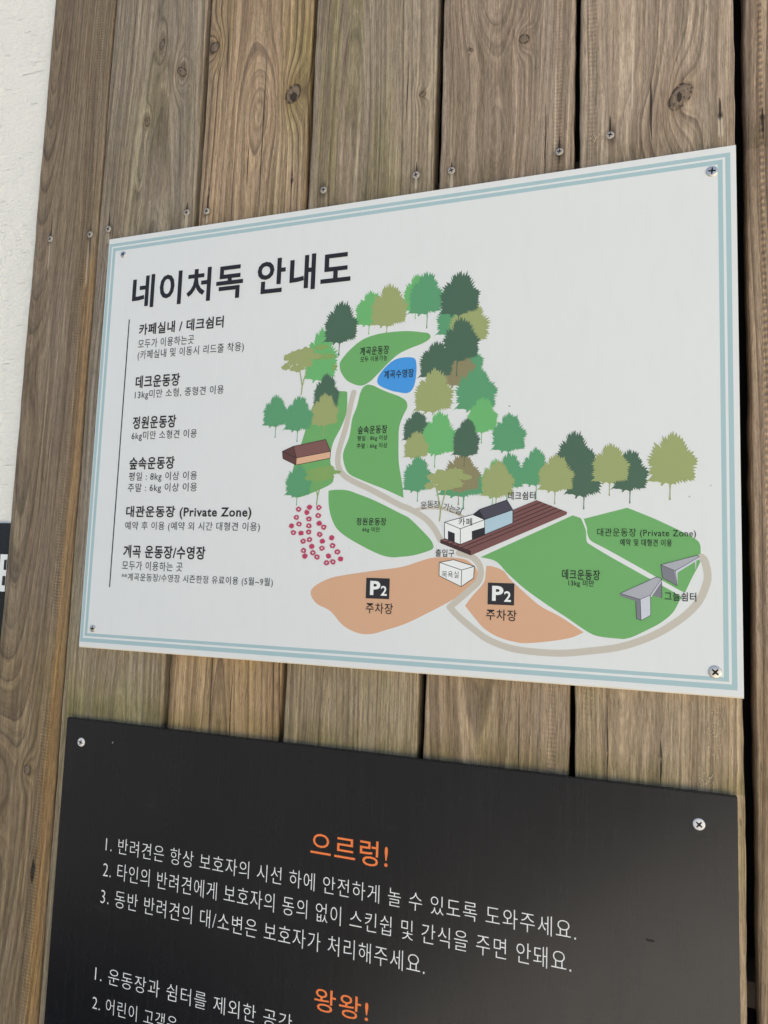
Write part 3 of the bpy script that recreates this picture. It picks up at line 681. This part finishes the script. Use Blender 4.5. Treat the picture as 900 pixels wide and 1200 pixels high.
umbrella_tree([(0.24028, 0.17075), (0.27655, 0.17016), (0.25776, 0.17908), (0.25852, 0.16264), (0.25357, 0.14244)], OLG, 22, 70, 'faint olive umbrella shaped tree below the house')
umbrella_tree([(0.35379, 0.16591), (0.39633, 0.16528), (0.37468, 0.17517), (0.37528, 0.15239), (0.36847, 0.12831)], OL, 23, 80, 'olive umbrella shaped tree above the cafe')
flat('printed_tree', [blob(*[(0.25561, 0.28032)][0], .012, .0035, 3), blob(*[(0.25261, 0.28946)][0], .008, .003, 4), blob(*[(0.26546, 0.26996)][0], .003, .003, 5)], 22, OLG, board, 'faint olive leaves over the light green tree')

# flowers
FLW = ink('crimson_ink', paint(178, 60, 92)); 
fl = [(0.23587, 0.1388), (0.24672, 0.14051), (0.25595, 0.14026), (0.23411, 0.13128), (0.24431, 0.13583), (0.24657, 0.12977), (0.25571, 0.13298), (0.22951, 0.12352), (0.23699, 0.12513), (0.24687, 0.12364), (0.25705, 0.12595), (0.26165, 0.12252), (0.23182, 0.11729), (0.23937, 0.11698), (0.24698, 0.11799), (0.25794, 0.11595), (0.26981, 0.1131), (0.24187, 0.10965), (0.24815, 0.1112), (0.26073, 0.10984), (0.27087, 0.10602), (0.24263, 0.10116), (0.25073, 0.10515), (0.26061, 0.10356), (0.27588, 0.10064), (0.24424, 0.09618), (0.2521, 0.09942), (0.25622, 0.09567), (0.2674, 0.09682), (0.26578, 0.0907), (0.272, 0.09176), (0.27926, 0.09442)]
for i, (fx, fz) in enumerate(fl):
    r = random.Random(i); L = []
    for k in range(22):
        a = 6.2832 * k / 22; q = (.0024 if k % 2 else .0033) * r.uniform(.85, 1.1)
        L.append((fx + q * math.cos(a), fz + q * math.sin(a) * .85))
    me_v = [(x, -PRINT * 22, z) for x, z in L] + [(fx + r.uniform(-.0004, .0004) + .0009 * math.cos(6.2832 * k / 22), -PRINT * 22, fz + .0008 * math.sin(6.2832 * k / 22)) for k in range(22)]
    if i % 3 == 1: fs = [tuple(range(22))]
    else: fs = [(k, (k + 1) % 22, (k + 1) % 22 + 22, k + 22) for k in range(22)]
    link('printed_flower', mesh('printed_flower', me_v, fs), FLW, board)

# little buildings of the map
def poly(nm, q, layer, mat, lab=None, parent=None): return flat(nm, [list(q)], layer, mat, parent or board, lab)
def lines(q, segs, layer, w=.00055):
    vs, fs = [], []
    for a, b in segs:
        v, f = stroke([Vector(q[a]), Vector(q[b])], w, False); s = len(vs)
        vs += [(x, -PRINT * layer, z) for x, z in v]; fs += [tuple(i + s for i in g) for g in f]
    return vs, fs
def outline(nm, q, segs, layer, w=.00055):
    v, f = lines(q, segs, layer, w); return link(nm, mesh(nm, v, f), INK, board)
C_DK = ink('roof_brown_ink', paint(122, 84, 78)); C_DK2 = ink('shade_brown_ink', paint(92, 60, 54)); C_TW = ink('wall_tan_ink', paint(214, 170, 136))
q = [(0.21652, 0.19277), (0.22768, 0.19726), (0.25979, 0.20261), (0.26519, 0.19144), (0.26505, 0.18518), (0.2312, 0.17963), (0.21751, 0.18592), (0.2313, 0.18623)]
poly('printed_house_roof', [q[1], q[2], q[3], q[7]], 26, C_DK, 'brown roof of the printed house')
poly('printed_house_wall', [q[7], q[3], q[4], q[5]], 26, C_TW, 'tan wall of the printed house')
poly('printed_house_gable', [q[0], q[1], q[7], q[5], q[6]], 26, C_DK2, 'dark gable of the printed house')
outline('printed_outline', q, [(0, 1), (1, 2), (2, 3), (3, 4), (4, 5), (5, 6), (6, 0), (1, 7), (7, 3), (7, 5), (0, 7)], 27)
# deck
DKB = ink('deck_brown_ink', paint(116, 78, 74)); DKD = ink('deck_dark_ink', paint(66, 42, 42))
q = [(0.37333, 0.11384), (0.44947, 0.1462), (0.4739, 0.13643), (0.47345, 0.13436), (0.39614, 0.09988), (0.36972, 0.10981), (0.36964, 0.1127), (0.39627, 0.1038)]
poly('printed_deck', [q[0], q[1], q[2], q[3], q[4], q[7], q[6]], 24, DKB, 'brown striped deck')
poly('printed_deck_side', [q[6], q[7], q[4], q[5]], 24.5, DKD, 'dark front side of the deck')
a = [Vector(p) for p in [(0.3704, 0.11235), (0.39628, 0.10308)]]; b = [Vector(p) for p in [(0.44947, 0.1462), (0.4739, 0.13643)]]
vs, fs = [], []
for k in range(1, 6):
    t = k / 6; v, f = stroke([a[0].lerp(a[1], t), b[0].lerp(b[1], t)], .0008, False); s = len(vs)
    vs += [(x, -PRINT * 25, z) for x, z in v]; fs += [tuple(i + s for i in g) for g in f]
link('printed_deck_lines', mesh('printed_deck_lines', vs, fs), DKD, board)
# cafe block and the long building
WH = ink('white_ink', paint(226, 228, 224)); BLK = ink('window_black_ink', paint(40, 38, 42)); BLU = ink('wall_blue_ink', paint(168, 194, 204)); SLT = ink('slate_ink', paint(72, 70, 80)); SLD = ink('slate_dark_ink', paint(40, 38, 44))
q = [(0.37296, 0.12761), (0.38675, 0.12214), (0.40721, 0.12994), (0.39703, 0.1342), (0.37333, 0.11384), (0.38707, 0.10899), (0.40747, 0.11734)]
poly('printed_cafe', [q[0], q[3], q[2], q[6], q[5], q[4]], 26, WH, 'white block of the cafe')
poly('printed_window', [(0.37612, 0.12038), (0.38207, 0.11827), (0.38227, 0.11036), (0.37632, 0.11279)], 27, BLK)
poly('printed_window', [(0.39662, 0.12022), (0.40734, 0.12352), (0.40747, 0.11734), (0.39678, 0.11307)], 27, BLK)
outline('printed_outline', q, [(0, 1), (1, 2), (2, 3), (3, 0), (0, 4), (4, 5), (5, 6), (6, 2), (1, 5)], 27.5)
poly('printed_long_house_wall', [(0.4072, 0.13015), (0.43042, 0.13816), (0.4306, 0.12723), (0.40747, 0.11748)], 26, BLU, 'pale blue wall of the long building')
poly('printed_long_house_roof', [(0.402, 0.13816), (0.42536, 0.14632), (0.43041, 0.13851), (0.40721, 0.12994)], 26.5, SLT, 'slate roof of the long building')
poly('printed_long_house_gable', [(0.39703, 0.1342), (0.402, 0.13816), (0.40721, 0.12994)], 26.5, SLD, 'dark gable of the long building')
q = [(0.40721, 0.12994), (0.43042, 0.13816), (0.4306, 0.12723), (0.40747, 0.11748), (0.42536, 0.14632), (0.402, 0.13816)]
outline('printed_outline', q, [(0, 1), (1, 2), (2, 3), (3, 0), (1, 4), (4, 5), (5, 0)], 27.6)
# bath house
q = [(0.36942, 0.09356), (0.38168, 0.096), (0.39944, 0.09095), (0.39894, 0.08118), (0.38865, 0.07378), (0.36951, 0.08228), (0.38868, 0.08761)]
poly('printed_bath_house', q[:6], 26, WH, 'white box of the bath house')
outline('printed_outline', q, [(0, 1), (1, 2), (2, 3), (3, 4), (4, 5), (5, 0), (0, 6), (6, 2), (6, 4)], 27)
# shelters
G1 = ink('shelter_grey_ink', paint(164, 166, 172)); G2 = ink('shelter_shade_ink', paint(120, 120, 128)); G3 = ink('shelter_light_ink', paint(196, 198, 206))
poly('printed_shelter_post', [(0.53807, 0.07178), (0.54444, 0.08362), (0.5444, 0.07048), (0.53929, 0.07183)], 26, G2)
poly('printed_shelter_post', [(0.52577, 0.06843), (0.52904, 0.06895), (0.52971, 0.053), (0.52638, 0.05413)], 26, G2)
poly('printed_shelter_post', [(0.52904, 0.06895), (0.53636, 0.07256), (0.53652, 0.05721), (0.52971, 0.053)], 26.2, G3)
poly('printed_shelter_roof', [(0.51441, 0.07296), (0.54098, 0.08657), (0.54445, 0.08512), (0.53636, 0.07256), (0.52904, 0.06895)], 26.4, G1, 'grey roof of the lower shelter')
poly('printed_shelter_edge', [(0.51441, 0.07296), (0.52904, 0.06895), (0.52904, 0.06661), (0.51467, 0.07073)], 26.6, G2)
poly('printed_shelter_edge', [(0.53636, 0.07256), (0.54445, 0.08512), (0.54444, 0.08311), (0.53685, 0.07083)], 26.6, G3)
poly('printed_shelter_post', [(0.54387, 0.0959), (0.5536, 0.09129), (0.55535, 0.08024), (0.545, 0.08611)], 26, G2)
poly('printed_shelter_post', [(0.5536, 0.09129), (0.55571, 0.09257), (0.55559, 0.08121), (0.55529, 0.08024)], 26.2, G3)
poly('printed_shelter_post', [(0.56797, 0.09869), (0.56886, 0.09923), (0.56858, 0.09267), (0.56817, 0.09381)], 26.2, G3)
poly('printed_shelter_roof', [(0.54387, 0.0959), (0.56949, 0.10362), (0.57114, 0.10268), (0.55414, 0.0915)], 26.4, G1, 'grey roof of the upper shelter')
poly('printed_shelter_edge', [(0.55414, 0.0915), (0.57114, 0.10268), (0.57112, 0.10095), (0.5551, 0.08991)], 26.6, G3)
for q, seg in (([(0.51441, 0.07296), (0.54098, 0.08657), (0.54445, 0.08512), (0.53636, 0.07256), (0.52904, 0.06895), (0.52577, 0.06745), (0.52638, 0.05413), (0.52971, 0.053), (0.53652, 0.05721), (0.5444, 0.07048)], [(0, 1), (1, 2), (2, 3), (3, 4), (4, 0), (5, 6), (6, 7), (7, 8), (3, 8), (4, 7), (2, 9)]),
               ([(0.54387, 0.0959), (0.56949, 0.10362), (0.57114, 0.10268), (0.55414, 0.0915), (0.545, 0.08611), (0.55535, 0.08024)], [(0, 1), (1, 2), (2, 3), (3, 0), (0, 4), (4, 5), (3, 5)])):
    outline('printed_outline', q, seg, 27, .00035)

# lettering of the map
T('계곡운동장', [(0.29005, 0.28284), (0.31784, 0.28234), (0.31608, 0.28648), (0.31637, 0.27837)], weight=.014, label='small lettering on the field above the pool')
T('모두 이용가능', [(0.29075, 0.2758), (0.31648, 0.27514), (0.31559, 0.27772), (0.31578, 0.27229)], weight=.008, label='tiny lettering on the field above the pool')
T('계곡수영장', [(0.3138, 0.26022), (0.34164, 0.25945), (0.34073, 0.26336), (0.34097, 0.25564)], weight=.014, label='lettering on the blue pool')
T('숲속운동장', [(0.29083, 0.21069), (0.31874, 0.2098), (0.31708, 0.21378), (0.31736, 0.20624)], weight=.014, label='lettering on the long field')
T('평일 : 8kg 이상', [(0.29075, 0.20245), (0.31917, 0.20235), (0.31821, 0.20476), (0.31841, 0.19924)], weight=.008, label='upper tiny lettering on the long field')
T('주말 : 6kg 이상', [(0.29038, 0.19556), (0.31942, 0.19531), (0.31845, 0.19786), (0.31865, 0.19235)], weight=.008, label='lower tiny lettering on the long field')
T('정원운동장', [(0.2929, 0.12769), (0.32081, 0.12784), (0.31967, 0.13112), (0.31991, 0.12447)], weight=.014, label='lettering on the leaf shaped field')
T('6kg 미만', [(0.29876, 0.12055), (0.31517, 0.1204), (0.31405, 0.12293), (0.31424, 0.118)], weight=.008, label='tiny lettering on the leaf shaped field')
for ch, q, rt in (('운', [(0.35435, 0.14222), (0.35435, 0.14222)], .12), ('동', [(0.36016, 0.14294), (0.36016, 0.14294)], .02), ('장', [(0.36581, 0.14292), (0.36581, 0.14292)], -.05), ('가', [(0.3741, 0.14071), (0.3741, 0.14071)], -.15), ('는', [(0.3797, 0.13903), (0.3797, 0.13903)], -.3), ('길', [(0.38491, 0.13736), (0.38491, 0.13736)], -.35)):
    cx, cz = q[0]; letter(ch, cx - .0028, cx + .0028, cz + .0030, cz - .0030, INK, board, layer=30, weight=.004, rot=rt)
T('카페', [(0.38514, 0.12789), (0.39664, 0.1286), (0.39564, 0.13133), (0.39579, 0.12487)], weight=.010, label='lettering on the cafe roof')
T('데크쉼터', [(0.42636, 0.15001), (0.4486, 0.14986), (0.44753, 0.15317), (0.44762, 0.14642)], weight=.010, label='lettering above the deck')
T('출입구', [(0.36586, 0.1012), (0.38212, 0.10174), (0.38095, 0.10473), (0.38111, 0.09828)], weight=.010, label='lettering at the entrance')
T('목욕실', [(0.37193, 0.08335), (0.38623, 0.08377), (0.38507, 0.08645), (0.38521, 0.08076)], weight=0, label='lettering on the bath house')
T('데크운동장', [(0.47045, 0.08591), (0.49945, 0.08677), (0.4986, 0.09062), (0.49864, 0.08248)], weight=.014, label='lettering on the large field')
T('13kg 미만', [(0.47527, 0.07936), (0.49493, 0.07955), (0.49414, 0.08247), (0.49417, 0.07653)], weight=.008, label='small lettering on the large field')
T('대관운동장 (Private Zone)', [(0.49704, 0.12018), (0.56878, 0.11968), (0.56846, 0.12364), (0.5684, 0.11612)], weight=.004, label='lettering ending in Private Zone on the map')
T('예약 및 대형견 이용', [(0.51433, 0.1128), (0.55177, 0.1127), (0.551, 0.1155), (0.55097, 0.10988)], weight=.010, label='small lettering on the private field')
T('그늘쉼터', [(0.54646, 0.07147), (0.56865, 0.07209), (0.56809, 0.07557), (0.56804, 0.06875)], weight=.010, label='lettering beside the two shelters')
T('주차장', [(0.30469, 0.05129), (0.32947, 0.05263), (0.32815, 0.05729), (0.32847, 0.04801)], weight=.008, label='lettering on the left car park')
T('주차장', [(0.41005, 0.05069), (0.43494, 0.05216), (0.43384, 0.05643), (0.43399, 0.04739)], weight=.008, label='lettering on the right car park')
for q, p, t in (([(0.30417, 0.07861), (0.3257, 0.07854), (0.32594, 0.06063), (0.30431, 0.061)], [(0.30803, 0.06912), (0.31745, 0.06945), (0.31265, 0.07607), (0.31311, 0.06385)], [(0.31789, 0.068), (0.3235, 0.06821), (0.32219, 0.07204), (0.3225, 0.06363)]),
                ([(0.41113, 0.07785), (0.43266, 0.07794), (0.43275, 0.06002), (0.41099, 0.06025)], [(0.41461, 0.06945), (0.42392, 0.0698), (0.41892, 0.07539), (0.41915, 0.06324)], [(0.42453, 0.06706), (0.43014, 0.06728), (0.42737, 0.07146), (0.42752, 0.06282)])):
    s = poly('parking_symbol', avg_rect(q), 28, BLK, 'black square parking symbol with white P and 2')
    for ch, qq, wt in (('P', p, .035), ('2', t, .02)):
        line_text(ch, qq, WH, s, layer=29, weight=wt)

# two tiny stains on the map board
for q, r in (([(0.42612, 0.22545)][0], .0009), ([(0.5794, 0.15667)][0], .0006), ([(0.56445, 0.1483)][0], .0007)):
    flat('stain', [blob(q[0], q[1], r, r * .8, int(q[0] * 999))], 3, ink('stain', (.36, .35, .32, 1)), board)

for (sx, sz), r, rt in zip([(0.01969, 0.40723), (0.58251, 0.40711), (0.01581, 0.01928), (0.58096, 0.01777)], (.0034, .0044, .0036, .0047), (.8, .1, .1, .75)):
    screw(sx, sz, 0.0, r, rt, STEEL, board, h=.0012)

# ------------------------------------------------------------------ black rules board
bq = [(-0.00928, -0.0693), (0.59502, -0.07022)]
bx0, bx1 = bq[0][0], bq[1][0]; bz1 = (bq[0][1] + bq[1][1]) / 2
black = thing('rules_board', 'matt black board with white rules and orange headings, below the map board', 'sign')
bm_ = Mat('black_painted_sheet'); x, z = bm_.x, bm_.z
st = bm_.noise(x * 260, 0.0, z * 7, 4, .7); bl = bm_.noise(x * 4, 0.0, z * 4, 3); dust = bm_.noise(x * 520, 0.0, z * 520, 1).step(.80, .85); sm = bm_.noise(x * 30, 0.0, z * 16, 4, .7)
c = bm_.mix(st.step(.3, .7), (.0030, .0034, .0050, 1), (.0060, .0064, .0085, 1))
c = bm_.mix(bl.step(.4, .75) * .5, c, (.013, .0120, .0140, 1))
smear = bm_.noise(x * 14 + z * 5, 0.0, z * 34, 4, .75).step(.60, .78)
c = bm_.mix(smear * .22, c, (.05, .05, .055, 1))
c = bm_.mix(dust * .45, c, (.20, .19, .17, 1))
bm_.col(c); bm_.rough(sm * .08 + st * .07 + .19); bm_.b.inputs['Specular IOR Level'].default_value = .42; bm_.b.inputs['Specular Tint'].default_value = (.90, .92, 1.0, 1)
bm_.bump(st * .5 + bm_.noise(x * 40, 0.0, z * 6, 3), .00004, .5)
import bmesh
def bevel_box(name, x0, x1, y0, y1, z0, z1, bv):
    bm = bmesh.new(); v, f = box(x0, x1, y0, y1, z0, z1)
    vv = [bm.verts.new(p) for p in v]
    for q in f: bm.faces.new([vv[i] for i in q])
    bmesh.ops.recalc_face_normals(bm, faces=bm.faces)
    bmesh.ops.bevel(bm, geom=bm.edges[:], offset=bv, segments=2, affect='EDGES')
    me = bpy.data.meshes.new(name); bm.to_mesh(me); bm.free(); return me
BY = .0012
link('black_sheet', bevel_box('black_sheet', bx0, bx1, BY, .0058, bz1 - .62, bz1, .0007), bm_.m, black)
# scuffed upper edge of the sheet
rnd = random.Random(3); edge = []
ORG = ink('orange_ink', paint(236, 124, 62)); WIT = ink('white_lettering', paint(222, 222, 218))
B = lambda s, q, mat=WIT, **k: line_text(s, q, mat, black, y=BY - .00008, **k)
B('으르렁!', [(0.26164, -0.15321), (0.33171, -0.15032), (0.32836, -0.14061), (0.32911, -0.16124)], ORG, weight=.004, label='upper orange heading')
B('1. 반려견은 항상 보호자의 시선 하에 안전하게 놀 수 있도록 도와주세요.', [(0.04848, -0.17929), (0.48322, -0.18217), (0.45845, -0.17507), (0.45863, -0.18972)], weight=-.010, label='first white rule line')
B('2. 타인의 반려견에게 보호자의 동의 없이 스킨쉽 및 간식을 주면 안돼요.', [(0.04727, -0.20486), (0.47994, -0.20752), (0.45873, -0.198), (0.45892, -0.21339)], weight=-.010, label='second white rule line')
B('3. 동반 반려견의 대/소변은 보호자가 처리해주세요.', [(0.04687, -0.2282), (0.3659, -0.23368), (0.34162, -0.22241), (0.34216, -0.23789)], weight=-.010, label='third white rule line')
B('왕왕!', [(0.27087, -0.27649), (0.31927, -0.2761), (0.31715, -0.2657), (0.31786, -0.28394)], ORG, weight=.004, label='lower orange heading')
B('1. 운동장과 쉼터를 제외한 공간', [(0.04648, -0.30589), (0.25122, -0.30441), (0.20719, -0.29241), (0.20806, -0.3068)], weight=-.010, label='first rule line under the lower heading')
B('2. 어린이 고객은', [(0.04581, -0.3309), (0.13874, -0.33101), (0.11787, -0.31869), (0.11892, -0.33221)], weight=-.010, label='second rule line under the lower heading')
for (sx, sz), rt in zip([(0.01076, -0.0919), (0.56927, -0.09244)], (.3, .7)):
    screw(sx, sz, BY, .0042, rt, metal('white_screw_paint', (.78, .76, .72, 1), .45, .15), black, h=.0011)
sq = [(0.53575, -0.17924), (0.048, -0.08845)]
flat('scuff_mark', [blob(0, 0, .0035, .0012, 9)], 0, ink('scuff', (.006, .006, .006, 1)), black).location = (sq[0][0], BY - .00008, sq[0][1])
flat('dust_speck', [blob(0, 0, .0007, .0009, 9)], 0, ink('dust', (.35, .34, .31, 1)), black).location = (sq[1][0], BY - .00008, sq[1][1])

# ------------------------------------------------------------------ pale flecks of sawdust caught in the rough grain
rnd = random.Random(12); vs, fs = [], []
for (cx, cz), sx, sz, n in (([(0.5813, -0.0218)][0], .006, .020, 80), ([(0.57573, -0.06174)][0], .006, .006, 70), ([(0.49385, 0.45465)][0], .004, .004, 30), ([(0.50076, 0.4557)][0], .003, .003, 22), ([(0.49115, -0.01415)][0], .003, .012, 10)):
    for _ in range(n):
        px = cx + rnd.gauss(0, sx * .45); pz = min(cz + rnd.gauss(0, sz * .5), .4 if cz < .4 else 9)
        if -.0015 < pz < .4265: continue
        r = rnd.uniform(.00025, .0008); s = len(vs); y = Y0 - rnd.uniform(.0, .0006)
        for k in range(3):
            a = rnd.uniform(0, 6.28); vs.append((px + r * math.cos(a), y, pz + r * math.sin(a)))
        vs.append((px, y + .0008, pz)); fs += [(s, s + 1, s + 2), (s, s + 1, s + 3), (s + 1, s + 2, s + 3), (s + 2, s, s + 3)]
o = link('sawdust', mesh('sawdust', vs, fs), ink('sawdust', (.62, .54, .36, 1), .8)); o['kind'] = 'stuff'
o['label'] = 'pale flecks of sawdust caught in the grain of the fence'; o['category'] = 'sawdust'

# ------------------------------------------------------------------ rendered wall and its sign behind, at the left
SY = .014
stm = Mat('rough_render'); x, z = stm.x, stm.z
a = stm.noise(x * 90, 0.0, z * 200, 5, .65); b = stm.noise(x * 300, 0.0, z * 420, 3, .6); g = stm.noise(x * 12, 0.0, z * 9, 3)
scr = stm.noise(x * 25, 1.0, z * 420, 2).step(.66, .74)
stm.col(stm.mix(g.step(.3, .8) * .4, (.94, .91, .81, 1), (.88, .85, .76, 1))); stm.rough(.9)
hair = (stm.noise(x * 7, 5.0, z * 16, 3) - .5).abs().step(.005, .001) * stm.noise(x * 9, 8.0, z * 9, 1).step(.60, .66)
stm.bump(a + b * .6 - scr * .7, .0028, 1.0)
v, f = box(-3.2, -.1120, SY, SY + .25, -1.5, 1.9)
wall = link('stucco_wall', mesh('stucco_wall', v, f), stm.m)
wall['label'] = 'rough cream rendered wall behind the left edge of the plank fence'; wall['category'] = 'wall'
ns = thing('wall_sign', 'black sign with a white panel, mostly hidden by the fence at the left edge', 'sign')
sg = [(-0.1279, 0.12481), (-0.11348, 0.1249), (-0.11276, -0.00929)]; 
zt = sg[0][1]
v, f = box(sg[0][0] - .32, -.1121, .0100, SY, zt - .45, zt)
link('black_panel', mesh('black_panel', v, f), bm_.m, ns)
wq = [(-0.12201, 0.09093), (-0.10892, 0.09119), (-0.11871, 0.05108)]
v, f = box(wq[0][0], -.1123, .0095, .0100, wq[2][1], wq[0][1])
wp = link('white_panel', mesh('white_panel', v, f), WH, ns)
mq = [(-0.11599, 0.08506), (-0.11156, 0.07416), (-0.11654, 0.06761), (-0.11329, 0.05766)]
for j in (0, 2):
    v, f = box(mq[j][0], -.1125, .0092, .0095, mq[j + 1][1], mq[j][1])
    link('black_letter_stroke', mesh('black_letter_stroke', v, f), BLK, wp)

# ------------------------------------------------------------------ ground in front, out of frame: made-up tones, the pale side throws light back
gm = Mat('unseen_ground_tones'); g1 = gm.noise(gm.x * 3, gm.y * 3, 0.0, 5); g2 = gm.noise(gm.x * 60, gm.y * 60, 0.0, 3)
dark_ground = (gm.x * .9 + gm.y * .5 + g1 * .6).step(-.6, -.9)  # dark left part invented to darken what the black sheet reflects
gm.col(gm.mix(dark_ground, gm.mix(g1.step(.3, .7), (.40, .372, .325, 1), (.52, .485, .43, 1)), (.055, .052, .045, 1))); gm.rough(.9); gm.bump(g2, .002, .6)
v = [(-60, -60, -1.4), (60, -60, -1.4), (60, 60, -1.4), (-60, 60, -1.4)]
o = link('ground', mesh('ground', v, [(0, 1, 2, 3)]), gm.m); o['kind'] = 'structure'

set_lettering()
